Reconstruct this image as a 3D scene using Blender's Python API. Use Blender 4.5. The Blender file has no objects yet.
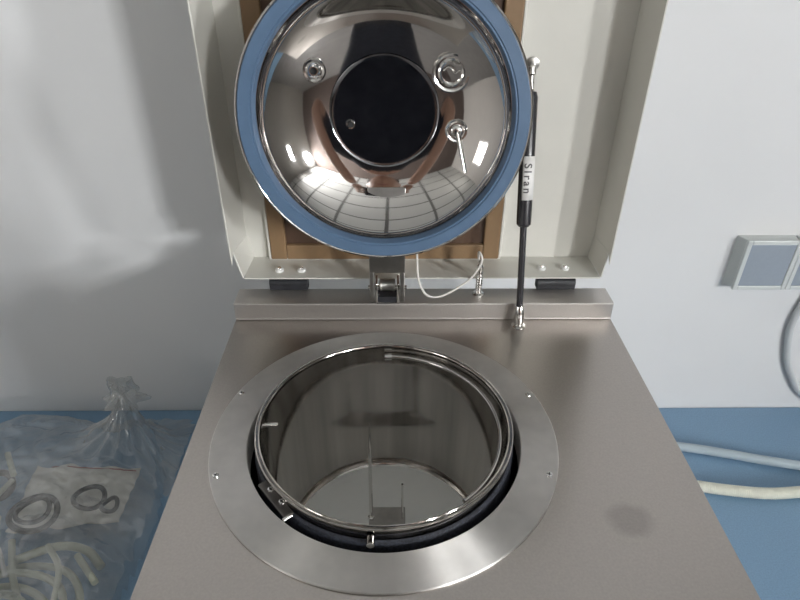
import bpy, bmesh, math, random
from mathutils import Matrix, Vector, noise
C = bpy.context.scene.collection
S = bpy.context.scene
PI = math.pi
random.seed(7)
Z0 = 0.49                       # height of the worktop plate above the blue bench; the ring centre is x=y=0

# ------------------------------------------------------------------ camera
cd = bpy.data.cameras.new('camera'); cam = bpy.data.objects.new('camera', cd); C.objects.link(cam)
rt = Vector((0.99991, -0.01217, 0.00508)); dn = Vector((-0.00234, -0.54281, -0.83985)); fw = Vector((0.01298, 0.83977, -0.54279))
M = Matrix.Identity(4)
for i in range(3):
    M[i][0] = rt[i]; M[i][1] = -dn[i]; M[i][2] = -fw[i]
M.translation = Vector((0.00884, -0.48563, 0.49102 + Z0))
cam.matrix_world = M
cd.sensor_width = 36; cd.lens = 36*603.57/800; cd.clip_start = 0.01
S.camera = cam
# ------------------------------------------------------------------ world, light, exposure
w = bpy.data.worlds.new('world'); S.world = w; w.use_nodes = True
w.node_tree.nodes['Background'].inputs[0].default_value = (0.75, 0.85, 1, 1)
w.node_tree.nodes['Background'].inputs[1].default_value = 0.6
S.view_settings.view_transform = 'Standard'; S.view_settings.look = 'None'
S.view_settings.gamma = 1; S.view_settings.use_curve_mapping = False
S.view_settings.exposure = 0.27

def area(name, loc, to, sx, sy, power, col):
    l = bpy.data.lights.new(name, 'AREA'); l.shape = 'RECTANGLE'; l.size = sx; l.size_y = sy
    l.energy = power; l.color = col
    o = bpy.data.objects.new(name, l); C.objects.link(o); o.location = loc
    o.rotation_euler = (Vector(to)-Vector(loc)).to_track_quat('-Z', 'Y').to_euler()
    return o
# daylight entering by the windows
XR, XL, YF, YB, HC, FZ = 3.2, -2.8, -5.7, 0.564, 2.30, -0.80
WIN_R = (-5.44, -2.45, 1.0, 2.10)
WIN_L = (-2.9, -1.7, 1.0, 1.8)
for y0_, y1_, z0_, z1_, p_ in ((-5.44, -4.35, 1.62, 2.07, 545), (-2.97, -2.45, 1.15, 1.72, 165)):
    area('window_daylight', (XR+0.12, (y0_+y1_)/2, (z0_+z1_)/2), (0, (y0_+y1_)/2, (z0_+z1_)/2), y1_-y0_, z1_-z0_, p_, (0.98, 0.99, 1.0))
area('window_daylight', (XL-0.12, (WIN_L[0]+WIN_L[1])/2, (WIN_L[2]+WIN_L[3])/2), (0, (WIN_L[0]+WIN_L[1])/2, (WIN_L[2]+WIN_L[3])/2), WIN_L[1]-WIN_L[0]+.1, WIN_L[3]-WIN_L[2]+.1, 20, (1.0, 0.97, 0.92))

# ------------------------------------------------------------------ materials
MATS = {}
def mat(name, col, rough=.5, metal=0, noise_amt=0, noise_scale=40, bump=0, bump_scale=200, stretch=(1,1,1), aniso=0, tangent=None, coat=0, spec=.5, rough_noise=0):
    if name in MATS: return MATS[name]
    m = bpy.data.materials.new(name); m.use_nodes = True; nt = m.node_tree; n = nt.nodes; L = nt.links
    b = n['Principled BSDF']
    b.inputs['Base Color'].default_value = (*col, 1); b.inputs['Roughness'].default_value = rough
    b.inputs['Metallic'].default_value = metal; b.inputs['Coat Weight'].default_value = coat
    b.inputs['Specular IOR Level'].default_value = spec
    tc = n.new('ShaderNodeTexCoord'); mp = n.new('ShaderNodeMapping'); mp.inputs['Scale'].default_value = stretch
    L.new(tc.outputs['Object'], mp.inputs[0])
    def nz(sc, det=4):
        t = n.new('ShaderNodeTexNoise'); t.inputs['Scale'].default_value = sc; t.inputs['Detail'].default_value = det
        L.new(mp.outputs[0], t.inputs[0]); return t
    if noise_amt:
        t = nz(noise_scale); r = n.new('ShaderNodeMapRange')
        r.inputs[1].default_value = .3; r.inputs[2].default_value = .7
        r.inputs[3].default_value = 1-noise_amt; r.inputs[4].default_value = 1+noise_amt
        L.new(t.outputs[0], r.inputs[0])
        mx = n.new('ShaderNodeVectorMath'); mx.operation = 'SCALE'; mx.inputs[0].default_value = col
        L.new(r.outputs[0], mx.inputs['Scale']); L.new(mx.outputs[0], b.inputs['Base Color'])
    if rough_noise:
        t = nz(noise_scale); r = n.new('ShaderNodeMapRange')
        r.inputs[1].default_value = .3; r.inputs[2].default_value = .7
        r.inputs[3].default_value = rough-rough_noise; r.inputs[4].default_value = rough+rough_noise
        L.new(t.outputs[0], r.inputs[0]); L.new(r.outputs[0], b.inputs['Roughness'])
    if bump:
        t = nz(bump_scale); bp = n.new('ShaderNodeBump'); bp.inputs['Strength'].default_value = bump; bp.inputs['Distance'].default_value = .001
        L.new(t.outputs[0], bp.inputs['Height']); L.new(bp.outputs[0], b.inputs['Normal'])
    if aniso:
        b.inputs['Anisotropic'].default_value = aniso
        tg = n.new('ShaderNodeTangent'); tg.direction_type = 'RADIAL'; tg.axis = tangent or 'Z'
        L.new(tg.outputs[0], b.inputs['Tangent']); b.inputs['Anisotropic Rotation'].default_value = .25
    MATS[name] = m; return m

wall_m = mat('wall_paint', (.76, .765, .77), .55, noise_amt=.012, noise_scale=6, bump=.05, bump_scale=120)
walls_m = mat('wall_side_darkened', (.30, .285, .265), .6, noise_amt=.02, noise_scale=4)  # unseen side walls, darkened to cut bounce light and warm what remains
wallf_m = mat('wall_front_darkened', (.10, .075, .065), .7, noise_amt=.02, noise_scale=4)  # unseen front wall, darkened so the mirrors reflect dark and less light bounces
ceil_m = mat('ceiling_paint', (.45, .44, .43), .8, noise_amt=.02, noise_scale=4)
def ceiling_grid(m):
    nt = m.node_tree; n = nt.nodes; L = nt.links; b = n['Principled BSDF']
    tc = n.new('ShaderNodeTexCoord'); br = n.new('ShaderNodeTexBrick'); br.offset = 0
    br.inputs['Scale'].default_value = 1; br.inputs['Brick Width'].default_value = .95; br.inputs['Row Height'].default_value = .95
    br.inputs['Mortar Size'].default_value = .035; br.inputs['Color1'].default_value = (.72, .73, .70, 1); br.inputs['Color2'].default_value = (.66, .67, .65, 1)
    br.inputs['Mortar'].default_value = (.16, .16, .15, 1)
    L.new(tc.outputs['Object'], br.inputs[0]); L.new(br.outputs[0], b.inputs['Base Color'])
ceiling_grid(ceil_m)
floor_m = mat('blue_laminate', (.20, .330, .475), .42, noise_amt=.10, noise_scale=350, bump=.12, bump_scale=500)
plate_m = mat('brushed_plate', (.425, .395, .368), .30, 1, noise_amt=.05, noise_scale=420, stretch=(1, 1, 1), bump=.03, bump_scale=900, rough_noise=.02)
body_m = mat('cabinet_sheet', (.72, .71, .68), .4, 0, noise_amt=.02, noise_scale=10)
def smudge(m, cx, cy, r):
    nt = m.node_tree; n = nt.nodes; L = nt.links; b = n['Principled BSDF']
    src = b.inputs['Base Color'].links[0].from_socket
    tc = n.new('ShaderNodeTexCoord'); nz = n.new('ShaderNodeTexNoise'); nz.inputs['Scale'].default_value = 60
    L.new(tc.outputs['Object'], nz.inputs[0])
    sub = n.new('ShaderNodeVectorMath'); sub.operation = 'SUBTRACT'; sub.inputs[1].default_value = (cx, cy, 0); L.new(tc.outputs['Object'], sub.inputs[0])
    sc = n.new('ShaderNodeVectorMath'); sc.operation = 'MULTIPLY'; sc.inputs[1].default_value = (1, 1.15, 0); L.new(sub.outputs[0], sc.inputs[0])
    ln = n.new('ShaderNodeVectorMath'); ln.operation = 'LENGTH'; L.new(sc.outputs[0], ln.inputs[0])
    ad = n.new('ShaderNodeMath'); ad.operation = 'MULTIPLY_ADD'; ad.inputs[1].default_value = .012; L.new(nz.outputs[0], ad.inputs[0]); L.new(ln.outputs['Value'], ad.inputs[2])
    r1 = n.new('ShaderNodeMapRange'); r1.inputs[1].default_value = r*.55+.006; r1.inputs[2].default_value = r+.006; r1.inputs[3].default_value = .80; r1.inputs[4].default_value = 1
    L.new(ad.outputs[0], r1.inputs[0])
    mx = n.new('ShaderNodeVectorMath'); mx.operation = 'SCALE'; L.new(src, mx.inputs[0]); L.new(r1.outputs[0], mx.inputs['Scale']); L.new(mx.outputs[0], b.inputs['Base Color'])
step_m = mat('brushed_step', (.60, .57, .545), .46, 1, noise_amt=.04, noise_scale=420, stretch=(1, 1, 1), rough_noise=.02)
smudge(plate_m, .237, -.116, .026)
ring_m = mat('turned_ring', (.84, .815, .785), .52, 1, noise_amt=.04, noise_scale=60, aniso=.985, tangent='Z')
steel_m = mat('polished_steel', (.60, .58, .56), .07, 1, noise_amt=.03, noise_scale=20, rough_noise=.03)
inner_m = mat('chamber_steel', (.50, .475, .45), .10, 1, noise_amt=.30, noise_scale=28, rough_noise=.06, stretch=(1, 1, .06))
base_m = mat('chamber_base_steel', (.95, .96, .93), .35, .05, noise_amt=.05, noise_scale=14)
dome_m = mat('mirror_dome', (.68, .655, .635), .045, 1, noise_amt=.03, noise_scale=25, rough_noise=.02, bump=.03, bump_scale=30)
disc_m = mat('deflector_steel', (.30, .30, .32), .09, 1, noise_amt=.12, noise_scale=70, rough_noise=.04)
blue_m = mat('blue_silicone', (.085, .145, .235), .42, 0, noise_amt=.05, noise_scale=30, spec=.5)
cream_m = mat('cream_enamel', (.66, .65, .60), .36, 0, noise_amt=.015, noise_scale=30, coat=.15)
amber_m = mat('amber_insulation', (.23, .145, .075), .45, 0, noise_amt=.16, noise_scale=18, stretch=(1, 1, .25), coat=.3)
brown_m = mat('brown_insulation', (.085, .05, .033), .35, 0, noise_amt=.25, noise_scale=12, coat=.3)
black_m = mat('black_rubber', (.015, .016, .02), .5, 0, noise_amt=.2, noise_scale=90)
collar_m = mat('black_foam_collar', (.022, .025, .035), .55, 0, noise_amt=.75, noise_scale=420, bump=.6, bump_scale=300)
strut_m = mat('strut_black_paint', (.03, .03, .034), .22, 0, coat=.6)
chrome_m = mat('chrome', (.78, .77, .75), .12, 1)
dull_m = mat('dull_zinc', (.42, .41, .39), .34, 1, noise_amt=.1, noise_scale=80)
latch_m = mat('dark_latch_steel', (.17, .16, .15), .42, 1, noise_amt=.15, noise_scale=80)
dark_m = mat('dark_hole', (.012, .012, .013), .6)
label_m = mat('white_label', (.80, .79, .77), .4)
ink_m = mat('label_ink', (.10, .095, .095), .5)
white_m = mat('white_plastic', (.76, .76, .74), .35)
cable_m = mat('white_cable', (.74, .72, .68), .45)
sock_m = mat('socket_plastic', (.60, .63, .62), .35)
sockg_m = mat('socket_grey_plate', (.30, .345, .40), .4, noise_amt=.02, noise_scale=200)
gap_m = mat('dark_cavity', (.03, .03, .032), .7)
hose_m = mat('cream_hose', (.74, .74, .63), .42, noise_amt=.05, noise_scale=60, bump=.4, bump_scale=300)
hoseg_m = mat('grey_hose', (.42, .50, .55), .3, noise_amt=.04)
tube_m = mat('clear_white_tubing', (.52, .54, .44), .3, noise_amt=.06, noise_scale=30)
zip_m = mat('milky_bag', (.80, .775, .72), .4, noise_amt=.10, noise_scale=22)
red_m = mat('red_zip', (.36, .07, .06), .5)
oring_m = mat('black_oring', (.018, .018, .02), .38)
room_floor_m = mat('grey_floor', (.16, .155, .15), .45, noise_amt=.1, noise_scale=5)
frame_m = mat('window_frame', (.5, .5, .48), .4)

def film(name, diff=.10, gl=.12):
    m = bpy.data.materials.new(name); m.use_nodes = True; nt = m.node_tree; n = nt.nodes; L = nt.links
    for x in list(n):
        if x.type != 'OUTPUT_MATERIAL': n.remove(x)
    out = n[0]
    tr = n.new('ShaderNodeBsdfTransparent'); tr.inputs[0].default_value = (.82, .83, .83, 1)
    gs = n.new('ShaderNodeBsdfGlossy'); gs.inputs['Roughness'].default_value = .06; gs.inputs[0].default_value = (.95, .95, .95, 1)
    df = n.new('ShaderNodeBsdfDiffuse'); df.inputs[0].default_value = (.80, .80, .78, 1)
    lw = n.new('ShaderNodeLayerWeight'); lw.inputs[0].default_value = .35
    r = n.new('ShaderNodeMapRange'); r.inputs[3].default_value = .05; r.inputs[4].default_value = .55
    L.new(lw.outputs['Facing'], r.inputs[0])
    tc = n.new('ShaderNodeTexCoord'); t = n.new('ShaderNodeTexNoise'); t.inputs['Scale'].default_value = 9; t.inputs['Detail'].default_value = 6
    L.new(tc.outputs['Object'], t.inputs[0])
    r2 = n.new('ShaderNodeMapRange'); r2.inputs[1].default_value = .35; r2.inputs[2].default_value = .7
    r2.inputs[3].default_value = diff*.35; r2.inputs[4].default_value = diff*2.2
    L.new(t.outputs[0], r2.inputs[0])
    a = n.new('ShaderNodeMixShader'); b = n.new('ShaderNodeMixShader')
    L.new(r2.outputs[0], a.inputs[0]); L.new(tr.outputs[0], a.inputs[1]); L.new(df.outputs[0], a.inputs[2])
    L.new(r.outputs[0], b.inputs[0]); L.new(a.outputs[0], b.inputs[1]); L.new(gs.outputs[0], b.inputs[2])
    L.new(b.outputs[0], out.inputs[0]); return m
film_m = film('clear_film', .13)

# ------------------------------------------------------------------ builders
WM = {}
def T(x, y, z): return Matrix.Translation((x, y, z))
def place(o, world, parent=None):
    if parent is not None:
        o.parent = parent; o.matrix_basis = WM[parent.name].inverted() @ world
    else: o.matrix_basis = world
    WM[o.name] = world.copy()
def obj(name, bm, m, parent=None, world=None, smooth=True, bevel=0, seg=2, auto=35):
    me = bpy.data.meshes.new(name)
    bmesh.ops.recalc_face_normals(bm, faces=bm.faces)
    bm.to_mesh(me); bm.free()
    for k in (m if isinstance(m, (list, tuple)) else [m]): me.materials.append(k)
    o = bpy.data.objects.new(name, me); C.objects.link(o)
    if smooth:
        me.polygons.foreach_set('use_smooth', [True]*len(me.polygons)); me.set_sharp_from_angle(angle=math.radians(auto))
    if bevel:
        b = o.modifiers.new('bevel', 'BEVEL'); b.width = bevel; b.segments = seg; b.limit_method = 'ANGLE'
    place(o, world if world is not None else Matrix.Identity(4), parent)
    return o
def empty(name, loc, label, cat, group=None):
    o = bpy.data.objects.new(name, None); C.objects.link(o); o.empty_display_size = .05
    place(o, T(*loc)); tag(o, label, cat, group); return o
def tag(o, label, cat, group=None, kind=None):
    o['label'] = label; o['category'] = cat
    if group: o['group'] = group
    if kind: o['kind'] = kind
    return o
def box(bm, x0, x1, y0, y1, z0, z1, mi=0):
    v = [bm.verts.new(p) for p in ((x0,y0,z0),(x1,y0,z0),(x1,y1,z0),(x0,y1,z0),(x0,y0,z1),(x1,y0,z1),(x1,y1,z1),(x0,y1,z1))]
    for f in ((0,1,2,3),(4,5,6,7),(0,1,5,4),(1,2,6,5),(2,3,7,6),(3,0,4,7)):
        bm.faces.new([v[i] for i in f]).material_index = mi
def bmbox(*a):
    bm = bmesh.new(); box(bm, *a); return bm
def lathe(bm, prof, seg=96, closed=False, a0=0, a1=2*PI):
    full = abs(a1-a0-2*PI) < 1e-6
    rings = []
    for r, z in prof:
        if r < 1e-7: rings.append([bm.verts.new((0, 0, z))])
        else:
            k = seg if full else seg+1
            rings.append([bm.verts.new((r*math.cos(a0+(a1-a0)*i/seg), r*math.sin(a0+(a1-a0)*i/seg), z)) for i in range(k)])
    ps = list(zip(rings, rings[1:])) + ([(rings[-1], rings[0])] if closed else [])
    for A, B in ps:
        for i in range(seg):
            j = (i+1) % seg if full else i+1
            if len(A) == 1 and len(B) == 1: break
            if len(A) == 1: bm.faces.new((A[0], B[i], B[j]))
            elif len(B) == 1: bm.faces.new((A[i], A[j], B[0]))
            else: bm.faces.new((A[i], A[j], B[j], B[i]))
    return bm
def tube(bm, pts, r, seg=10, cap=True, ridge=None):
    pts = [Vector(p) for p in pts]; rings = []; up = None
    for i, p in enumerate(pts):
        t = (pts[min(i+1, len(pts)-1)]-pts[max(i-1, 0)]).normalized()
        if up is None:
            up = t.orthogonal().normalized()
        up = (up - t*up.dot(t)).normalized(); s = t.cross(up)
        rr = r[i] if isinstance(r, (list, tuple)) else r
        if ridge: rr *= 1+ridge*(i % 2)
        rings.append([bm.verts.new(p+rr*(math.cos(2*PI*k/seg)*up+math.sin(2*PI*k/seg)*s)) for k in range(seg)])
    for A, B in zip(rings, rings[1:]):
        for k in range(seg): bm.faces.new((A[k], A[(k+1) % seg], B[(k+1) % seg], B[k]))
    if cap: bm.faces.new(rings[0]); bm.faces.new(rings[-1])
    return bm
def spline(pts, n=12):
    pts = [Vector(p) for p in pts]; P = [2*pts[0]-pts[1]]+pts+[2*pts[-1]-pts[-2]]; out = []
    for i in range(1, len(P)-2):
        a, b, c, d = P[i-1:i+3]
        for k in range(n):
            t = k/n
            out.append(.5*((2*b)+(c-a)*t+(2*a-5*b+4*c-d)*t*t+(3*b-a-3*c+d)*t**3))
    out.append(pts[-1]); return out
def dupe(o, world, parent=None):
    c = o.copy(); C.objects.link(c); place(c, world, parent)
    for ch in list(o.children):
        cc = ch.copy(); C.objects.link(cc); cc.parent = c; WM[cc.name] = world @ ch.matrix_basis
    return c
def along(p0, p1):
    p0 = Vector(p0); p1 = Vector(p1)
    return Matrix.Translation(p0) @ (p1-p0).to_track_quat('Z', 'Y').to_matrix().to_4x4()

# ------------------------------------------------------------------ setting
def struct(name, bm, m, **k):
    o = obj(name, bm, m, smooth=False, **k); o['kind'] = 'structure'; return o
struct('floor', bmbox(XL-.2, XR+.2, YF-.2, YB+.2, FZ-.1, FZ), room_floor_m)
struct('ceiling', bmbox(XL-.2, XR+.2, YF-.2, YB+.2, HC, HC+.1), ceil_m)
struct('wall_back', bmbox(XL-.2, XR+.2, YB, YB+.2, FZ, HC), wall_m)
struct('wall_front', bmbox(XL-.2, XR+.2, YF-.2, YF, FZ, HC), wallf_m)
def sidewall(name, x0, x1, W):
    bm = bmesh.new()
    box(bm, x0, x1, YF, W[0], FZ, HC); box(bm, x0, x1, W[1], YB, FZ, HC)
    box(bm, x0, x1, W[0], W[1], FZ, W[2]); box(bm, x0, x1, W[0], W[1], W[3], HC)
    if x0 > 0:      # pier and parapet between the two panes
        box(bm, x0, x1, -4.35, -2.97, W[2], W[3]); box(bm, x0, x1, W[0], -4.35, W[2], 1.62); box(bm, x0, x1, -2.97, W[1], 1.72, W[3]); box(bm, x0, x1, -2.97, W[1], W[2], 1.15); box(bm, x0, x1, W[0], -4.35, 2.07, W[3])
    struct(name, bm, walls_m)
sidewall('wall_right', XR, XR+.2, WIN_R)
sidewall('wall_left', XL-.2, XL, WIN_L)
def window(name, x, W, nc, nr):
    bm = bmesh.new(); y0, y1, z0, z1 = W; t = .02
    box(bm, x-t, x+t, y0, y0+.05, z0, z1); box(bm, x-t, x+t, y1-.05, y1, z0, z1)
    box(bm, x-t, x+t, y0, y1, z0, z0+.05); box(bm, x-t, x+t, y0, y1, z1-.05, z1)
    for i in range(1, nc):
        y = y0+(y1-y0)*i/nc; box(bm, x-t, x+t, y-.022, y+.022, z0, z1)
    for i in range(1, nr):
        z = z0+(z1-z0)*i/nr; box(bm, x-t, x+t, y0, y1, z-.02, z+.02)
    struct(name, bm, frame_m)
window('window_1', XR+.03, (-5.44, -4.35, 1.62, 2.07), 2, 2)
window('window_3', XR+.03, (-2.97, -2.45, 1.15, 1.72), 1, 2)
window('window_2', XL-.03, WIN_L, 2, 2)

# ------------------------------------------------------------------ blue workbench along the wall
BE = -.33
wb = empty('workbench', (0, .12, FZ), 'long wall bench with a blue top, carrying the autoclave and the bags', 'workbench')
obj('bench_top', bmbox(XL+.01, XR-.01, BE, YB-.0015, -.030, 0), floor_m, wb, smooth=False, bevel=.002)
obj('bench_body', bmbox(XL+.02, XR-.02, BE+.03, YB-.003, FZ+.08, -.030), body_m, wb, smooth=False)
obj('plinth', bmbox(XL+.02, XR-.02, BE+.08, YB-.003, FZ, FZ+.08), gap_m, wb, smooth=False)

# ------------------------------------------------------------------ autoclave
AC = empty('autoclave', (.054, 0, 0), 'stainless steel autoclave on the blue bench, its round lid and cream cover standing open', 'autoclave')
W0 = T(0, 0, Z0)      # most parts are modelled in the worktop frame
X0, X1, Y0, Y1 = -.2142, .3227, -.275, .2655
# cabinet body
bm = bmesh.new()
t = .003
box(bm, X0+t, X0+.012, Y0+t, Y1-t, -Z0+.02, -.013); box(bm, X1-.012, X1-t, Y0+t, Y1-t, -Z0+.02, -.013)
box(bm, X0+.012, X1-.012, Y0+t, Y0+.012, -Z0+.02, -.013); box(bm, X0+.012, X1-.012, Y1-.012, Y1-t, -Z0+.02, -.013)
box(bm, X0+t, X1-t, Y0+t, Y1-t, -Z0+.015, -Z0+.024)
obj('cabinet_body', bm, body_m, AC, W0, smooth=False)
for x in (X0+.05, X1-.05):
    for y in (Y0+.05, Y1-.05):
        b = bmesh.new(); lathe(b, [(0, 0), (.018, 0), (.02, .004), (.016, .016), (0, .016)], 24)
        obj('foot', b, black_m, AC, T(x, y, 0))
# top plate with round hole and folded edge
def plate_hole(bm, x0, x1, y0, y1, r, z, seg=128):
    inn = []; out = []
    for i in range(seg):
        a = 2*PI*i/seg; c, s = math.cos(a), math.sin(a)
        k = min((x1 if c > 0 else -x0)/max(abs(c), 1e-9), (y1 if s > 0 else -y0)/max(abs(s), 1e-9))
        inn.append(bm.verts.new((r*c, r*s, z))); out.append([c*k, s*k])
    for (cx, cy) in ((x0,y0),(x1,y0),(x1,y1),(x0,y1)):
        j = min(range(seg), key=lambda i: (out[i][0]-cx)**2+(out[i][1]-cy)**2); out[j] = [cx, cy]
    out = [bm.verts.new((p[0], p[1], z)) for p in out]
    for i in range(seg):
        j = (i+1) % seg; bm.faces.new((inn[i], inn[j], out[j], out[i]))
    return inn, out
bm = bmesh.new()
inn, out = plate_hole(bm, X0, X1, Y0, Y1, .156, -.0005)
lo = [bm.verts.new((v.co.x, v.co.y, -.013)) for v in out]; li = [bm.verts.new((v.co.x, v.co.y, -.004)) for v in inn]
n_ = len(out)
for i in range(n_):
    j = (i+1) % n_
    bm.faces.new((out[i], out[j], lo[j], lo[i])); bm.faces.new((inn[i], inn[j], li[j], li[i])); bm.faces.new((li[i], li[j], lo[j], lo[i]))
top = obj('top_plate', bm, plate_m, AC, W0, smooth=False, bevel=.0012)
# raised step at the back
bm = bmbox(X0, X1, .224, Y1, -.0004, .026)
obj('rear_step', bm, step_m, AC, W0, smooth=False, bevel=.0016, seg=3)
obj('step_seam', tube(bmesh.new(), [(X0+.001, .2237, .0008), (X1-.001, .2237, .0008)], .0011, 8), step_m, AC, W0)
# trim ring
bm = lathe(bmesh.new(), [(.1503, -.03), (.1503, .0012), (.151, .002), (.1892, .002), (.190, .0012), (.190, -.0002), (.156, -.0002), (.1515, -.03)], 160, closed=True)
ring = obj('trim_ring', bm, ring_m, AC, W0, auto=30)
def screw_mesh(r=.0045, h=.0018):
    bm = lathe(bmesh.new(), [(0, h*.9), (r*.5, h), (r*.85, h*.7), (r, 0), (0, 0)], 20)
    for a in (0, PI/2):
        v = []
        for sx, sy in ((-1,-1),(1,-1),(1,1),(-1,1)):
            x, y = sx*r*.62, sy*r*.13
            v.append((x*math.cos(a)-y*math.sin(a), x*math.sin(a)+y*math.cos(a)))
        lo_ = [bm.verts.new((p[0], p[1], h*.9)) for p in v]; hi = [bm.verts.new((p[0], p[1], h*1.06)) for p in v]
        f = [bm.faces.new(hi)]+[bm.faces.new((lo_[i], lo_[(i+1) % 4], hi[(i+1) % 4], hi[i])) for i in range(4)]
        for q in f: q.material_index = 1
    return bm
sc0 = None
for x, y in ((-.1724, .0655), (.1722, .0603), (-.1728, -.0606), (.1706, -.062)):
    wm = T(x, y, Z0+.0019) @ Matrix.Rotation(x*9+y*5, 4, 'Z')
    if sc0 is None: sc0 = obj('screw', screw_mesh(.0036, .0014), [chrome_m, dark_m], ring, wm)
    else: dupe(sc0, wm, ring)

# chamber (pot) with rolled rim, double wall
ch_in, ch_d = .1325, -.192
prof = [(.1335, -.02), (.1325, -.03), (.1325, -.165), (.128, -.182), (.118, -.192), (.0, -.194)]
prof = [(.1360, -.03), (.1360, .0165), (.1395, .0170), (.1404, .0183), (.1401, .0196), (.1392, .0201), (.1383, .0192), (.1368, .0190), (.1361, .0200), (.1350, .0200), (.1342, .0188), (.1338, .016), (.1325, -.010), (.1325, -.166), (.1312, -.178), (.1268, -.187), (.1200, -.1915), (.1190, -.1960), (.1360, -.1960)]
ch = obj('chamber', lathe(bmesh.new(), prof, 160, closed=True), inner_m, AC, W0, auto=40)
obj('chamber_base', lathe(bmesh.new(), [(0, -.1895), (.119, -.1895), (.1215, -.188), (.1235, -.1895), (.122, -.1955), (0, -.1955)], 128), base_m, ch, W0)
obj('insulating_collar', lathe(bmesh.new(), [(.1364, .0010), (.1385, .0030), (.1410, .0015), (.1425, -.004), (.1430, -.10), (.1364, -.10)], 128, closed=True), collar_m, AC, W0)
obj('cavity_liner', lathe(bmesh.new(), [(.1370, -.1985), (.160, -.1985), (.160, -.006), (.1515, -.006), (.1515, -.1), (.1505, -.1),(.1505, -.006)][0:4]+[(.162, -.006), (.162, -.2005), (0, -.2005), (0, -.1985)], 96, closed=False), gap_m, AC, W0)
# bent tube running under the rim
pts = [(.1275*math.cos(a), .1275*math.sin(a), .0085) for a in [math.radians(88-140*i/60) for i in range(61)]]
tb = obj('rim_tube', tube(bmesh.new(), pts, .0027, 12), steel_m, ch, W0)
obj('tube_end', tube(bmesh.new(), [(-.001, .1262, .0085), (.008, .1268, .0085)], .0046, 14), chrome_m, ch, W0)
obj('peg', tube(bmesh.new(), [(-.1325, .0150, -.001), (-.121, .0155, -.001)], .0026, 12), chrome_m, ch, W0)
# level probe standing on the base
pr = obj('probe_foot', bmbox(-.0225, .0255, .016, .048, -.1895, -.187), dull_m, ch, W0, smooth=False, bevel=.0006)
obj('probe_rod', tube(bmesh.new(), [(-.0195, .030, -.187), (-.0190, .030, -.10), (-.0183, .030, -.012)], [.0026, .0024, .0008], 10), chrome_m, ch, W0)
obj('probe_rod', tube(bmesh.new(), [(.0215, .030, -.187), (.0212, .030, -.120)], [.0017, .0014], 10), chrome_m, ch, W0)
obj('probe_nut', lathe(bmesh.new(), [(0, 0), (.0045, 0), (.0045, .004), (.002, .005), (0, .005)], 6), chrome_m, ch, T(-.0195, .030, Z0-.187), smooth=False)
# small stop screw in front of the rim
obj('stop_screw', tube(bmesh.new(), [(-.0115, -.1375, .006), (-.0115, -.1462, .006)], .0038, 14), chrome_m, AC, W0)
# latch plate in the gap
p0, p1 = Vector((-.1255, -.0715)), Vector((-.0925, -.1120))
ang = math.atan2((p1-p0).y, (p1-p0).x); ln = (p1-p0).length
R = T(p0.x+.0005, p0.y-.0005, Z0+.0035) @ Matrix.Rotation(ang, 4, 'Z')
lp = obj('latch_plate', bmbox(0, ln, -.003, .0075, -.002, 0), latch_m, AC, R, smooth=False, bevel=.0008)
s1 = obj('screw', screw_mesh(.0034, .002), [chrome_m, dark_m], lp, R @ T(.014, .004, 0)); dupe(s1, R @ T(.034, .005, 0), lp)
obj('latch_tip', tube(bmesh.new(), [(ln+.001, -.005, .0), (ln+.001, .004, .0)], .0022, 12), chrome_m, lp, R)

# ---------------- cover: open shell standing behind the plate
CY0, CY1 = .2605, .324; CZ = .56
bm = bmesh.new(); th = .0022
# left and right side panels, front edge ending in a pointed notch, slightly drawn in to the back
def side(bm, xf, xb, xc, s):
    # section across the panel: straight side, then a short bend in to the bottom panel; two notched pieces at the front
    def strip(pts):
        A = [bm.verts.new(p) for p in pts]; B = [bm.verts.new((p[0]+s*th, p[1], p[2])) for p in pts]
        bm.faces.new(A); bm.faces.new(B)
        for i in range(len(pts)):
            j = (i+1) % len(pts); bm.faces.new((A[i], A[j], B[j], B[i]))
    zb = .084
    strip([(xf, CY0, CZ), (xf, CY0, .0675), (xf+(xb-xf)*.13, CY0+.008, zb), (xb, CY1, zb), (xb, CY1, CZ)])
    strip([(xf+(xb-xf)*.13, CY0+.008, zb), (xc, CY0, .0465), (xc+(xb-xf)*.3, CY1, .0465), (xb, CY1, zb)])
side(bm, -.2165, -.2075, -.2035, -1); side(bm, .3175, .3120, .3095, 1)
box(bm, -.2035, .3095, CY0, CY1, .0445, .0465)
box(bm, -.2097, .3142, CY1, CY1+.002, .0445, CZ)
box(bm, -.2187, .3197, CY0, CY1+.002, CZ, CZ+.002)
cov = obj('cover', bm, cream_m, AC, W0, smooth=False, bevel=.0008)
cov['label'] = 'cream painted sheet metal cover'
cs0 = None
for x, y in ((-.1558, .2848), (-.1235, .2847), (.2297, .2894), (.2639, .2893)):
    wm = T(x, y-.003, Z0+.0465)
    if cs0 is None:
        cs0 = obj('cover_screw', lathe(bmesh.new(), [(0, 0), (.0062, 0), (.0062, .003), (.0045, .0042), (0, .0042)], 24), white_m, cov, wm)
        cs0m = cs0
    else: dupe(cs0, wm, cov)
# merge a metal slotted centre into the same screws via a second material
me = cs0m.data; me.materials.append(chrome_m)
bm = bmesh.new(); bm.from_mesh(me)
k = len(bm.faces); b2 = lathe(bmesh.new(), [(0, .0062), (.0026, .0056), (.0032, .0042), (0, .0042)], 16)
tmp = bpy.data.meshes.new('tmp'); b2.to_mesh(tmp); b2.free(); bm.from_mesh(tmp); bm.faces.ensure_lookup_table()
for f in bm.faces[k:]: f.material_index = 1
bm.to_mesh(me); bm.free(); me.polygons.foreach_set('use_smooth', [True]*len(me.polygons)); me.set_sharp_from_angle(angle=.6); bpy.data.meshes.remove(tmp)
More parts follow.
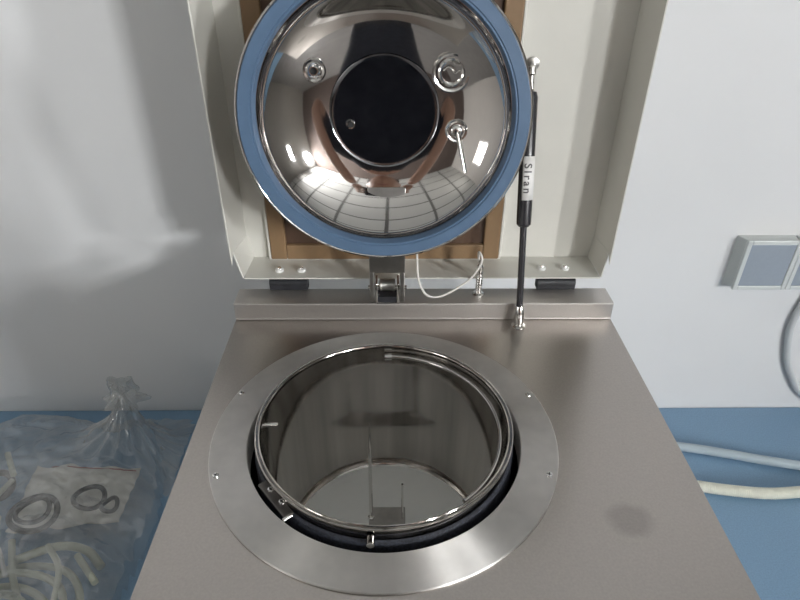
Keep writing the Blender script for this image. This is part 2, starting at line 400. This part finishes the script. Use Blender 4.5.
# insulation tray on the inside of the cover
bm = bmesh.new(); ix0, ix1, iz0, iz1 = -.1725, .1690, .0480, .47
def frame(bm, x0, x1, z0, z1, wd, ya, yb, mi=0):
    box(bm, x0, x0+wd, ya, yb, z0, z1, mi); box(bm, x1-wd, x1, ya, yb, z0, z1, mi)
    box(bm, x0+wd, x1-wd, ya, yb, z0, z0+wd, mi); box(bm, x0+wd, x1-wd, ya, yb, z1-wd, z1, mi)
frame(bm, ix0, ix1, iz0, iz1, .024, CY1-.0115, CY1-.0002)
ins = obj('insulation_frame', bm, amber_m, cov, W0, smooth=False, bevel=.002)
obj('insulation_panel', bmbox(ix0+.024, ix1-.024, CY1-.005, CY1-.0002, iz0+.024, iz1-.024), brown_m, cov, W0, smooth=False)
bm = bmesh.new(); frame(bm, ix0-.0035, ix1+.0035, iz0-.0010, iz1+.0035, .0032, CY1-.0100, CY1-.0002)
obj('insulation_trim', bm, cream_m, cov, W0, smooth=False, bevel=.0008)
# hinge blocks below the cover
for xa, xb in ((-.1686, -.1130), (.2195, .2757)):
    bm = bmesh.new(); tube(bm, [(xa, .2675, .0355), (xb, .2675, .0355)], .0075, 20)
    box(bm, xa, xb, .2605, .2745, .0262, .0350)
    obj('cover_hinge', bm, black_m, AC, W0, bevel=.0008)

# ---------------- round lid
lc = Vector((.001, .187, .2935+Z0)); tilt = math.radians(5.0); yaw = .015
nrm = Vector((math.sin(yaw), -math.cos(tilt), math.sin(tilt))).normalized()
zx = Vector((1, 0, 0)); zx = (zx-nrm*zx.dot(nrm)).normalized(); zy = nrm.cross(zx)
LW = Matrix.Identity(4)
for i in range(3): LW[i][0] = zx[i]; LW[i][1] = zy[i]; LW[i][2] = nrm[i]
LW.translation = lc
R_ = .165; rd = .1430; dep = .046
def domez(r): return -.0085-dep*max(0, 1-(r/rd)**2.5)**.62
prof = [(R_, -.012), (R_, .0018), (R_-.0016, .0026), (R_-.0032, .0018), (R_-.0032, -.0045), (.1450, -.0085)]
prof += [(rd*math.sin(PI/2*(1-i/34)), domez(rd*math.sin(PI/2*(1-i/34)))) for i in range(35)]
back = [(0, -.063), (.04, -.0620), (.08, -.0565), (.11, -.047), (.13, -.035), (.139, -.022), (.1425, -.012)]
lid = obj('lid', lathe(bmesh.new(), prof+back, 160, closed=False), dome_m, AC, LW, auto=50)
bm = lid.data
# close shell between back and rim: rear ring
obj('lid_flange', lathe(bmesh.new(), [(.1425, -.012), (R_, -.012), (R_, -.0145), (.1425, -.0145)], 128, closed=True), steel_m, lid, LW)
lid['label'] = 'mirror-polished round lid'
gp = [(.1617, -.004), (.1617, .0034), (.1610, .0040), (.1490, .0040), (.1482, .0028), (.1474, .0028), (.1466, .0032), (.1458, .0030), (.1440, -.0040), (.1436, -.0078), (.1500, -.0078), (.15, -.0060)]
gk = obj('gasket', lathe(bmesh.new(), gp, 160, closed=True), blue_m, lid, LW, auto=25)
gk['label'] = 'blue silicone gasket ring'
# deflector disc
dz = domez(0)
def dd(r): return dz+.0060-.0018+.0018*(r/.0635)**2
dp = [(0, dd(0))]+[(.0635*i/12, dd(.0635*i/12)) for i in range(1, 13)]+[(.0648, dz+.0068), (.0642, dz+.0055), (.0610, dz+.004), (0, dz+.002)]
dsc = obj('deflector_disc', lathe(bmesh.new(), dp, 128), disc_m, lid, LW @ T(0, .0, 0), auto=40)
def on(x, y, h): return LW @ T(x, y, h)
# fittings: hx = height of dome there
def fitting(name, x, y, prof_, m, seg=40, children=()):
    return obj(name, lathe(bmesh.new(), prof_, seg), m, lid, on(x, y, domez(math.hypot(x, y))))
fitting('vent_nozzle', -.0795, .0480, [(0, -.002), (.0125, -.001), (.0135, .003), (.0120, .0055), (.0095, .0050), (.0085, .007), (.0050, .0095), (.0040, .0095), (.0036, .003), (0, .003)], chrome_m)
obj('nozzle_hole', lathe(bmesh.new(), [(0, .0042), (.0038, .0042), (.0038, .002), (0, .002)], 20), dark_m, lid, on(-.0795, .0480, domez(.093)))
fitting('pressure_port', .0770, .0455, [(0, -.004), (.0225, -.002), (.0225, .0035), (.0205, .0055), (.0185, .0050), (.0180, .001), (.0160, .001), (.0155, .0048), (.0135, .0060), (.0118, .0050), (.0112, -.001), (0, -.001)], chrome_m, 56)
obj('port_spring', tube(bmesh.new(), spline([(-.009, .002, .003), (-.004, .006, .004), (.001, .003, .005), (.004, -.001, .004), (.009, .002, .003)], 6), .0010, 8), chrome_m, lid, on(.0770, .0455, domez(.089)))
fitting('sensor_port', .0860, -.0205, [(0, -.003), (.0135, -.002), (.0135, .003), (.0120, .0045), (.0100, .0040), (.0095, .001), (.0075, .001), (.0070, .006), (.0045, .0075), (0, .0075)], chrome_m, 40)
pz = domez(math.hypot(.086, -.02))
sp = obj('sensor_probe', tube(bmesh.new(), [(.0862, -.0215, pz+.006), (.0915, -.045, pz+.010), (.0965, -.0680, pz+.014)], .0021, 12), chrome_m, lid, LW)
obj('disc_screw', lathe(bmesh.new(), [(0, .001), (.0030, .001), (.0036, .003), (.0050, .0032), (.0056, .0016), (.0056, -.001), (0, -.001)], 24), steel_m, lid, on(-.0405, -.0135, dd(.042)))
obj('disc_screw_hole', lathe(bmesh.new(), [(0, .0014), (.0029, .0014), (.0029, .0008), (0, .0008)], 18), dark_m, lid, on(-.0405, -.0135, dd(.042)))
# lid hinge arm
bm = bmesh.new(); xa, xb = -.0218, .0262
def slab(bm, x0, x1, prof_):
    A = [bm.verts.new((x0, y, z)) for y, z in prof_]; B = [bm.verts.new((x1, y, z)) for y, z in prof_]
    bm.faces.new(A); bm.faces.new(B)
    for i in range(len(prof_)):
        j = (i+1) % len(prof_); bm.faces.new((A[i], A[j], B[j], B[i]))
slab(bm, xa, xb, [(.222, .077), (.208, .145), (.222, .200), (.226, .200), (.2125, .145), (.2265, .077)])
for a, b in ((xa, xa+.0062), (xb-.0062, xb)):
    slab(bm, a, b, [(.222, .078), (.221, .040), (.226, .028), (.240, .028), (.246, .040), (.246, .062), (.236, .078)])
arm = obj('lid_hinge_arm', bm, dull_m, AC, W0, smooth=False, bevel=.001)
bm = bmesh.new()
for a in (-.0145, .0155): box(bm, a, a+.0032, .224, .250, .0262, .058)
box(bm, -.0145, .0187, .224, .250, .0255, .0275)
br = obj('hinge_bracket', bm, chrome_m, AC, W0, smooth=False, bevel=.0008)
obj('hinge_roller', lathe(bmesh.new(), [(0, -.0112), (.0075, -.0112), (.0092, -.0095), (.0082, -.005), (.0082, .005), (.0092, .0095), (.0075, .0112), (0, .0112)], 32), dull_m, AC, T(.0022, .236, Z0+.050) @ Matrix.Rotation(PI/2, 4, 'Y'))
obj('hinge_pin', tube(bmesh.new(), [(xa-.003, .236, .045), (xb+.003, .236, .045)], .0036, 14), chrome_m, AC, W0)
obj('hinge_pad', bmbox(-.0112, .0152, .2265, .246, .0262, .036), black_m, AC, W0, smooth=False)

# threaded post and white lead
bm = lathe(bmesh.new(), [(0, 0), (.0085, 0), (.0085, .002), (.0052, .003)]+[(.0052 if i % 2 else .0044, .004+.0022*i) for i in range(17)]+[(.0046, .0415), (.0046, .0475), (.0026, .050), (.0026, .058), (0, .059)], 24)
po = obj('threaded_post', bm, chrome_m, AC, T(.1325, .2480, Z0+.026))
obj('white_lead', tube(bmesh.new(), spline([(.040, .232, .150), (.0425, .236, .100), (.0455, .236, .060), (.056, .234, .036), (.0740, .232, .0325), (.098, .234, .0440), (.118, .236, .0600), (.1300, .2385, .0780), (.1325, .240, .090), (.1285, .246, .0960), (.130, .250, .080)], 8), .0016, 10), cable_m, AC, W0)

# gas strut
B0 = Vector((.186, .206, .008)); B1 = Vector((.1815, .290, .320))
SL = (B1-B0).length; SW = T(0, 0, Z0) @ along(B0, B1)
cyl = lathe(bmesh.new(), [(0, SL*.415), (.0068, SL*.415), (.0095, SL*.425), (.0098, SL*.45), (.0098, SL*.92), (.0080, SL*.94), (.0045, SL*.945), (0, SL*.945)], 36)
stt = obj('gas_strut', cyl, strut_m, AC, SW)
stt['label'] = 'black gas strut cylinder'
obj('strut_rod', lathe(bmesh.new(), [(0, SL*.06), (.0046, SL*.06), (.0046, SL*.42), (0, SL*.42)], 24), strut_m, stt, SW)
obj('strut_end', lathe(bmesh.new(), [(0, -.004), (.0062, -.004), (.0074, 0), (.0074, .017), (.0060, .023), (0, .022)], 24), chrome_m, stt, SW)
obj('strut_end', lathe(bmesh.new(), [(0, SL*.935), (.0042, SL*.935), (.0042, SL*1.0), (.0060, SL*1.005), (.0060, SL*1.03), (0, SL*1.035)], 24), chrome_m, stt, SW)
# label wrapped on the cylinder, facing front and right
cx_, cy_ = 0, 0
loc_cam = (SW.inverted() @ Vector((.00884, -.48563, .49102+Z0)))
af = math.atan2(loc_cam.y, loc_cam.x)     # side that faces the room
l0, l1 = SL*.527, SL*.700
bm = bmesh.new(); A = []; seg = 16
right = (SW.to_3x3().inverted() @ Vector((1, 0, 0))); ar = math.atan2(right.y, right.x)
sgn = 1 if math.sin(ar-af) > 0 else -1
for i in range(seg+1):
    a = af+sgn*math.radians(-28+128*i/seg)
    A.append([bm.verts.new((.01005*math.cos(a), .01005*math.sin(a), z)) for z in (l0, l1)])
for i in range(seg): bm.faces.new((A[i][0], A[i+1][0], A[i+1][1], A[i][1]))
lb = obj('strut_label', bm, label_m, stt, SW)
so = lb.modifiers.new('s', 'SOLIDIFY'); so.thickness = .0002; so.offset = 1
cu = bpy.data.curves.new('strut_lettering', 'FONT'); cu.body = 'SIran'; cu.size = .0140; cu.align_x = 'CENTER'; cu.align_y = 'CENTER'; cu.space_character = 1.35; cu.offset = .00025
tm = bpy.data.objects.new('t', cu); C.objects.link(tm)
dg = bpy.context.evaluated_depsgraph_get(); tme = bpy.data.meshes.new_from_object(tm.evaluated_get(dg)); bpy.data.objects.remove(tm)
tb_ = bmesh.new(); tb_.from_mesh(tme); bmesh.ops.subdivide_edges(tb_, edges=[e for e in tb_.edges if e.calc_length() > .003], cuts=3)
amid = af+sgn*math.radians(10)
for v in tb_.verts:      # reads downwards, tops of the letters to the right
    x, y = v.co.x, v.co.y
    a = amid+sgn*(y/.0102)
    v.co = Vector((.0104*math.cos(a), .0104*math.sin(a), (l0+l1)/2-x))
obj('strut_lettering', tb_, ink_m, stt, SW, smooth=False)
# ball studs
obj('ball_stud', lathe(bmesh.new(), [(0, 0), (.0095, 0), (.0100, .0015), (.0095, .003), (.0055, .004), (.0045, .008), (.0, .009)], 24), chrome_m, AC, T(.1858, .2045, Z0-.0004))
obj('ball_stud', tube(bmesh.new(), [(.1820, .290, .327), (.1890, .3238, .327)], .0040, 16), chrome_m, AC, W0)
bm = lathe(bmesh.new(), [(0, 0), (.0085, 0), (.0085, .0025), (.006, .0035), (0, .0035)], 24)
obj('stud_washer', bm, dull_m, AC, T(.1890, .3240, Z0+.327) @ Matrix.Rotation(PI/2, 4, 'X'))

# ------------------------------------------------------------------ wall sockets
def socket(x, fl, label):
    e = empty('socket_box', (x, YB, .33), label, 'socket', 'surface wall sockets')
    w_ = .104; z0, z1 = .344, .452
    bm = bmesh.new(); v = []
    # sloping-sided back box
    A = [bm.verts.new(p) for p in ((x-fl, YB, z0-.004), (x+w_, YB, z0-.004), (x+w_, YB, z1), (x-fl, YB, z1))]
    yb = YB-.021; s = .002
    B = [bm.verts.new(p) for p in ((x+s, yb, z0+s), (x+w_-s, yb, z0+s), (x+w_-s, yb, z1-s), (x+s, yb, z1-s))]
    bm.faces.new(A); bm.faces.new(B)
    for i in range(4): bm.faces.new((A[i], A[(i+1) % 4], B[(i+1) % 4], B[i]))
    obj('back_box', bm, sock_m, e, smooth=False, bevel=.0015)
    bm = bmesh.new(); frame(bm, x-.001, x+w_+.001, z0-.001, z1+.001, .009, yb-.008, yb)
    obj('face_frame', bm, sock_m, e, smooth=False, bevel=.0015)
    obj('face_plate', bmbox(x+.008, x+w_-.008, yb-.0065, yb, z0+.008, z1-.008), sockg_m, e, smooth=False, bevel=.001)
socket(.6925, .010, 'pale grey wall socket box with a blue-grey face, the left one of the pair')
socket(.7990, 0, 'pale grey wall socket box cut by the right edge of the photo')
o = obj('wall_cable', tube(bmesh.new(), spline([(.872, YB-.0075, .338), (.860, YB-.0075, .25), (.8765, YB-.0075, .17), (.905, YB-.0075, .11), (.955, YB-.0075, .046), (1.03, YB-.0075, .0075)], 10), .0072, 12), mat('grey_cable', (.58, .60, .61), .4))
tag(o, 'grey cable curving down the wall from under the sockets', 'cable')

# ------------------------------------------------------------------ hoses on the bench at the right
pts = spline([(.30, .465, .011), (.50, .448, .011), (.636, .428, .011), (.72, .409, .011), (.80, .388, .011), (.90, .368, .011), (1.1, .345, .011)], 14)
o = obj('rubber_hose', tube(bmesh.new(), pts, .0095, 14), hoseg_m); tag(o, 'pale grey-blue hose on the blue bench, nearer the wall', 'hose')
pts = spline([(.30, .385, .0125), (.45, .362, .0125), (.60, .327, .0125), (.68, .311, .0125), (.76, .3025, .0125), (.84, .3075, .0125), (.95, .312, .0125), (1.1, .290, .0125)], 40)
o = obj('ribbed_hose', tube(bmesh.new(), pts, .0108, 16, ridge=.07), hose_m); tag(o, 'cream ribbed hose lying on the blue bench beside the autoclave', 'hose')

# ------------------------------------------------------------------ plastic bag with contents at the left
def sstep(a, b, x):
    t = max(0, min(1, (x-a)/(b-a))); return t*t*(3-2*t)
BX, BY = -.72, .20
def bag_h(x, y):
    dx = (x-BX)/(.33 if x < BX else .285); dy = (y-BY)/(.30 if y > BY else .42)
    d = (abs(dx)**2.6+abs(dy)**2.6)**(1/2.6)
    d += .07*noise.noise(Vector((x*7, y*7, 3)))
    h = .098*max(0, 1-d**3.2)**.55
    # neck pull
    e = math.hypot((x+.527), (y-.425)*1.1)
    h += .125*math.exp(-(e/.042)**1.2)
    w1 = noise.noise(Vector((x*9+y*4, y*16, 1)))
    w2 = noise.noise(Vector((x*30, y*34+x*12, 5)))
    w3 = noise.noise(Vector((x*70+y*20, y*60, 8)))
    h += (.020*abs(w1)+.010*abs(w2)+.0035*abs(w3))*min(1, h/.03)
    # creases that run to the neck
    a = math.atan2(y-.425, x+.527)
    h += .006*math.sin(a*19+3*w1)*math.exp(-((e-.05)/.07)**2)
    return max(h, .002)
bm = bmesh.new(); nx, ny = 190, 190; G = {}
for i in range(nx+1):
    for j in range(ny+1):
        x = -1.10+.665*i/nx; y = -.25+.775*j/ny
        h = bag_h(x, y)
        G[i, j] = bm.verts.new((x, y, h)) if h > .0021 else None
for i in range(nx):
    for j in range(ny):
        q = [G[i, j], G[i+1, j], G[i+1, j+1], G[i, j+1]]
        q = [v for v in q if v]
        if len(q) >= 3: bm.faces.new(q)
# twisted neck
nk = []
for k in range(15):
    t_ = k/14; z = .150+.052*t_; cxk = -.527+.006*math.sin(t_*5)+.006*t_; r = .030*(1-t_)**1.2+.009+.010*sstep(.5, 1, t_)
    nk.append([bm.verts.new((cxk+r*(1+.35*math.sin(5*a+t_*6))*math.cos(a), .428+r*.7*(1+.35*math.sin(5*a+t_*6))*math.sin(a), z+.006*math.sin(3*a)*t_)) for a in [2*PI*q/40 for q in range(40)]])
for A, B in zip(nk, nk[1:]):
    for q in range(40): bm.faces.new((A[q], A[(q+1) % 40], B[(q+1) % 40], B[q]))
for v in list(bm.verts):
    if not v.link_faces: bm.verts.remove(v)
o = obj('plastic_bag', bm, film_m, auto=180)
tag(o, 'large clear plastic bag with a twisted neck, full of tubing and small parts', 'bag')
o.location.z += .001; WM[o.name] = T(0, 0, .001)

# milky zip bag inside
bm = bmesh.new(); N_ = 40; g = []
c00, c10, c11, c01 = Vector((-.695, .215)), Vector((-.497, .235)), Vector((-.500, .362)), Vector((-.712, .370))
def zh(u, v): return .030+.022*math.sin(PI*min(max(u, 0), 1))**.6*math.sin(PI*v)**.6+.006*noise.noise(Vector((u*4, v*5, 2)))+.003*noise.noise(Vector((u*13, v*15, 7)))
for layer in (0, 1):
    for i in range(N_+1):
        for j in range(N_+1):
            u, v = i/N_, j/N_
            p = c00*(1-u)*(1-v)+c10*u*(1-v)+c11*u*v+c01*(1-u)*v
            p.x += .008*noise.noise(Vector((v*5, 0, 1)))*(1 if u > .5 else -1); p.y += .010*noise.noise(Vector((u*5, 4, 1)))
            g.append(bm.verts.new((p.x, p.y, zh(u, v) if layer else .028)))
st = (N_+1)**2
for L_ in (0, 1):
    for i in range(N_):
        for j in range(N_):
            a = L_*st+i*(N_+1)+j; bm.faces.new((g[a], g[a+N_+1], g[a+N_+2], g[a+1]))
zb = obj('zip_bag', bm, zip_m, auto=180)
tag(zb, 'milky zip-lock bag with a red zip line, lying inside the big clear bag', 'bag')
def zb_pt(u, v, dz_=0):
    p = c00*(1-u)*(1-v)+c10*u*(1-v)+c11*u*v+c01*(1-u)*v; return (p.x, p.y, zh(u, v)+dz_)
obj('zip_line', tube(bmesh.new(), [zb_pt(.17+.8*i/20, .93, .0012) for i in range(21)], .0011, 6), red_m, zb)
def oring(x, y, z, R1, r1, label, tx=0, ty=0, sy=1):
    pts = [(R1*math.cos(a), R1*sy*math.sin(a), .003*math.sin(2*a)) for a in [2*PI*i/48 for i in range(49)]]
    o = obj('rubber_ring', tube(bmesh.new(), pts, r1, 10, cap=False), oring_m, None, T(x, y, z) @ Matrix.Rotation(tx, 4, 'X') @ Matrix.Rotation(ty, 4, 'Y'))
    tag(o, label, 'rubber ring', 'black rubber rings on the zip bag')
oring(-.553, .262, .064, .027, .0045, 'black rubber ring on the zip bag, the middle one of three', .12, .1, .85)
oring(-.510, .247, .062, .014, .0040, 'smallest black rubber ring, at the right on the zip bag', .1, -.1)
oring(-.637, .226, .066, .040, .0052, 'largest black rubber ring, at the left on the zip bag', .15, .05, .85)
oring(-.632, .222, .079, .030, .0042, 'black rubber ring lying on top of the largest ring in the bag', .12, -.12, .8)
oring(-.760, .310, .040, .030, .0065, 'thick black rubber ring at the left edge, by the zip bag', .3, .1, .9)
def bagtube(pts, r, label, m=tube_m, name='tube_piece', cat='tube', n=10):
    o = obj(name, tube(bmesh.new(), spline(pts, n) if len(pts) > 2 else pts, r, 12), m)
    tag(o, label, cat, 'pale tubes inside the clear bag')
bagtube([(-.762, .372, .062), (-.722, .318, .062)], .0055, 'short cream tube slanting at the top left corner of the zip bag')
bagtube([(-.727, .315, .050), (-.735, .255, .058)], .005, 'short cream tube lying below the slanting one at the left')
bagtube([(-.690, .210, .076), (-.655, .130, .076), (-.580, .010, .064)], .0062, 'long straight cream tube at the far left of the bag')
bagtube([(-.655, .178, .054), (-.625, .120, .050), (-.590, .070, .048)], .0055, 'cream tube beside the long straight one, slightly shorter')
bagtube([(-.530, .150, .052), (-.475, .095, .060)], .0055, 'thin cream stick pointing at the autoclave, alone at the right')
bagtube([(-.640, .150, .040), (-.575, .172, .046), (-.525, .168, .040), (-.490, .140, .034)], .0072, 'fat greenish tube bent just below the black rings')
for i, (cx1, cy1, rr, zz, lab) in enumerate(((-.600, .020, .118, .040, 'outermost coil of pale greenish tubing in the bag'), (-.603, .018, .099, .050, 'second coil of pale greenish tubing, just inside the outermost'),
        (-.610, .015, .080, .040, 'middle coil of pale greenish tubing in the bag'), (-.612, .012, .061, .052, 'coil of pale greenish tubing just around the innermost'), (-.620, .010, .042, .040, 'innermost coil of pale greenish tubing in the bag'))):
    bagtube([(cx1+rr*math.cos(a), cy1+rr*1.05*math.sin(a), zz+.008*math.sin(3*a+i)) for a in [math.radians(-30+200*k/10) for k in range(11)]], .0060, lab, n=5)

bagtube([(-.742, .236, .052), (-.722, .160, .060), (-.690, .090, .050)], .0045, 'thin clear tube at the far left edge, outside the long straight one', white_m)
bagtube([(-.705, .175, .074), (-.640, .120, .080)], .0035, 'white plastic rod lying crosswise on the straight tubes at the left', white_m, 'plastic_rod', 'rod')
bagtube([(-.700, .120, .070), (-.660, .150, .084), (-.618, .100, .072)], .0035, 'thin white loop of tube at the bottom left corner of the photo', white_m)
bagtube([(-.585, .165, .058), (-.545, .120, .062), (-.530, .060, .050)], .0050, 'pale tube crossing the coils toward the bottom of the bag')

# ------------------------------------------------------------------ the photographer, who shows mirrored in the lid
jacket_m = mat('navy_shirt', (.022, .024, .034), .8, noise_amt=.2, noise_scale=40)
trouser_m = mat('dark_trousers', (.03, .03, .035), .8)
skin_m = mat('skin', (.46, .27, .19), .5)
hair_m = mat('black_hair', (.012, .010, .010), .45)
def skinned(name, vs, es, rs, lvl=2):
    me = bpy.data.meshes.new(name); me.from_pydata(vs, es, []); o = bpy.data.objects.new(name, me); C.objects.link(o)
    md = o.modifiers.new('s', 'SKIN'); md.use_smooth_shade = True
    for d, r in zip(me.skin_vertices[0].data, rs): d.radius = (r, r) if not isinstance(r, tuple) else r
    me.skin_vertices[0].data[0].use_root = True
    sb = o.modifiers.new('d', 'SUBSURF'); sb.levels = lvl; sb.render_levels = lvl
    dg = bpy.context.evaluated_depsgraph_get(); m2 = bpy.data.meshes.new_from_object(o.evaluated_get(dg)); bpy.data.objects.remove(o); return m2
px_, py_ = .03, -.90
V_ = [(px_, py_, .16), (px_, py_+.01, .40), (px_, py_+.02, .64), (px_, py_+.01, .82), (px_, py_+.03, .95),
      (px_-.19, py_+.03, .78), (px_-.30, -.80, .62), (px_-.145, -.632, .942), (px_-.118, -.592, .982),
      (px_+.19, py_+.03, .78), (px_+.30, -.80, .62), (px_+.145, -.632, .942), (px_+.118, -.592, .982),
      (px_-.10, py_, .06), (px_-.11, py_+.03, -.32), (px_-.12, py_, -.70), (px_+.10, py_, .06), (px_+.11, py_+.03, -.32), (px_+.12, py_, -.70)]
E_ = [(0,1),(1,2),(2,3),(3,4),(3,5),(5,6),(6,7),(7,8),(3,9),(9,10),(10,11),(11,12),(0,13),(13,14),(14,15),(0,16),(16,17),(17,18)]
R2 = [(.17,.12),(.16,.115),(.185,.125),(.10,.08),.062,.075,.052,.036,.032,.075,.052,.036,.032,.105,.07,.048,.105,.07,.048]
body = bmesh.new(); body.from_mesh(skinned('p', V_, E_, R2))
hc = Vector((px_, py_+.045, 1.075))
hd = bmesh.new(); bmesh.ops.create_icosphere(hd, subdivisions=4, radius=1)
for v in hd.verts:
    x, y, z = v.co
    w_ = .086*(1-.22*max(0, -z)**1.5); d_ = .105*(1-.12*max(0, -z))
    nose = .022*math.exp(-((x/.16)**2+((z+.12)/.26)**2))*(y > 0)
    eye = -.010*(math.exp(-(((abs(x)-.38)/.17)**2+((z-.10)/.13)**2)))*(y > 0)
    chin = .012*math.exp(-((x/.3)**2+((z+.85)/.2)**2))*(y > 0)
    ear = .016*math.exp(-(((y+.05)/.16)**2+((z+.02)/.26)**2))*(1 if abs(x) > .8 else 0)
    v.co = Vector((x*w_+math.copysign(ear, x), y*d_+nose+eye+chin, z*.128))+hc
hm = bpy.data.meshes.new('h'); hd.to_mesh(hm); body.from_mesh(hm)
# hands: palm and five bent fingers each side of the phone
cpos = Vector(cam.matrix_world.translation); pc = cpos - fw*.080 + rt*.020
up_ = -dn
for s_ in (-1, 1):
    wr = Vector((px_+s_*.118, -.592, .982)); e_ = pc+rt*(s_*.082)
    pal = e_+rt*(s_*.012)-up_*.022-fw*.012
    vs = [tuple(wr), tuple(wr.lerp(pal, .5)), tuple(pal)]; es = [(0, 1), (1, 2)]; rs = [.030, (.036, .020), (.038, .018)]
    body.from_mesh(skinned('hand', vs, es, rs, 2))
    for k_, L_ in enumerate((.9, 1.0, .95, .75)):
        b0 = pal+up_*(.030-.019*k_)+rt*(s_*.006)
        p1_ = b0+rt*(s_*.014)+fw*.018*L_+up_*.006; p2_ = p1_-rt*(s_*.020)*L_+fw*.016*L_; p3_ = p2_-rt*(s_*.024)*L_+fw*.001
        body.from_mesh(skinned('fg', [tuple(b0), tuple(p1_), tuple(p2_), tuple(p3_)], [(0,1),(1,2),(2,3)], [.010, .0098, .009, .0075], 2))
    t0_ = pal-up_*.020-rt*(s_*.010); t1_ = t0_-rt*(s_*.020)-fw*.006+up_*.012; t2_ = t1_-rt*(s_*.020)+up_*.016+fw*.002
    body.from_mesh(skinned('th', [tuple(t0_), tuple(t1_), tuple(t2_)], [(0,1),(1,2)], [.013, .011, .009], 2))
def arm_t(c):
    sg = 1 if c.x > px_ else -1
    el = Vector((px_+sg*.30, -.80, .62)); sh_ = Vector((px_+sg*.19, py_+.03, .78)); d = sh_-el
    return (c-el).dot(d)/d.dot(d)
for f in body.faces:
    c = f.calc_center_median()
    if (c-hc).length < .20 and c.z > .90: f.material_index = 2
    elif c.z < .17 : f.material_index = 1
    elif c.z > .50 and (c.y > -.735 or (abs(c.x-px_) > .20 and arm_t(c) < .42)): f.material_index = 2
    else: f.material_index = 0
pe = obj('person', body, [jacket_m, trouser_m, skin_m], auto=180)
tag(pe, 'person in a dark short-sleeved top holding up a phone, mirrored in the round lid', 'person')
hb = bmesh.new(); bmesh.ops.create_icosphere(hb, subdivisions=4, radius=1)
for v in list(hb.verts):
    x, y, z = v.co
    if z < (.42 if y > .25 else (-.1 if y > -.15 else -.55)): hb.verts.remove(v); continue
    k_ = 1+.03*noise.noise(Vector((x*9, y*9, z*9)))
    v.co = Vector((x*.094*k_, y*.113*k_-.004, z*.139*k_))+hc
ho = obj('hair', hb, hair_m, pe, auto=180); sm_ = ho.modifiers.new('s', 'SOLIDIFY'); sm_.thickness = .008
obj('mouth', tube(bmesh.new(), [(hc.x-.024, hc.y+.083, hc.z-.062), (hc.x-.010, hc.y+.093, hc.z-.060), (hc.x+.010, hc.y+.093, hc.z-.060), (hc.x+.024, hc.y+.083, hc.z-.062)], .0045, 8), mat('lips', (.36, .14, .12), .5), pe)
for s_ in (-1, 1):
    obj('eyebrow', tube(bmesh.new(), [(hc.x+s_*.018, hc.y+.098, hc.z+.034), (hc.x+s_*.034, hc.y+.094, hc.z+.039), (hc.x+s_*.050, hc.y+.082, hc.z+.034)], .0032, 8), hair_m, pe)
for s_ in (-1, 1):
    e_ = bmesh.new(); bmesh.ops.create_uvsphere(e_, u_segments=16, v_segments=12, radius=.0125)
    for v in e_.verts: v.co += hc+Vector((s_*.032, .088, .012))
    obj('eye', e_, hair_m, pe, auto=180)
for s_ in (-1, 1):
    sh = bmesh.new(); bmesh.ops.create_icosphere(sh, subdivisions=3, radius=1)
    for v in sh.verts: v.co = Vector((px_+s_*.12+v.co.x*.05, py_+.05+v.co.y*.145, FZ+.001+max(0, (v.co.z+.55)*.055)*(1 if v.co.y > -.2 else 1.2)))
    obj('shoe', sh, black_m, pe)
PW = Matrix.Identity(4)
for i in range(3): PW[i][0] = rt[i]; PW[i][1] = up_[i]; PW[i][2] = -fw[i]
PW.translation = pc
ph = obj('phone', bmbox(-.080, .080, -.038, .038, -.0045, .0045), strut_m, None, PW, smooth=False, bevel=.003)
tag(ph, 'dark phone held sideways by the person mirrored in the round lid', 'phone')
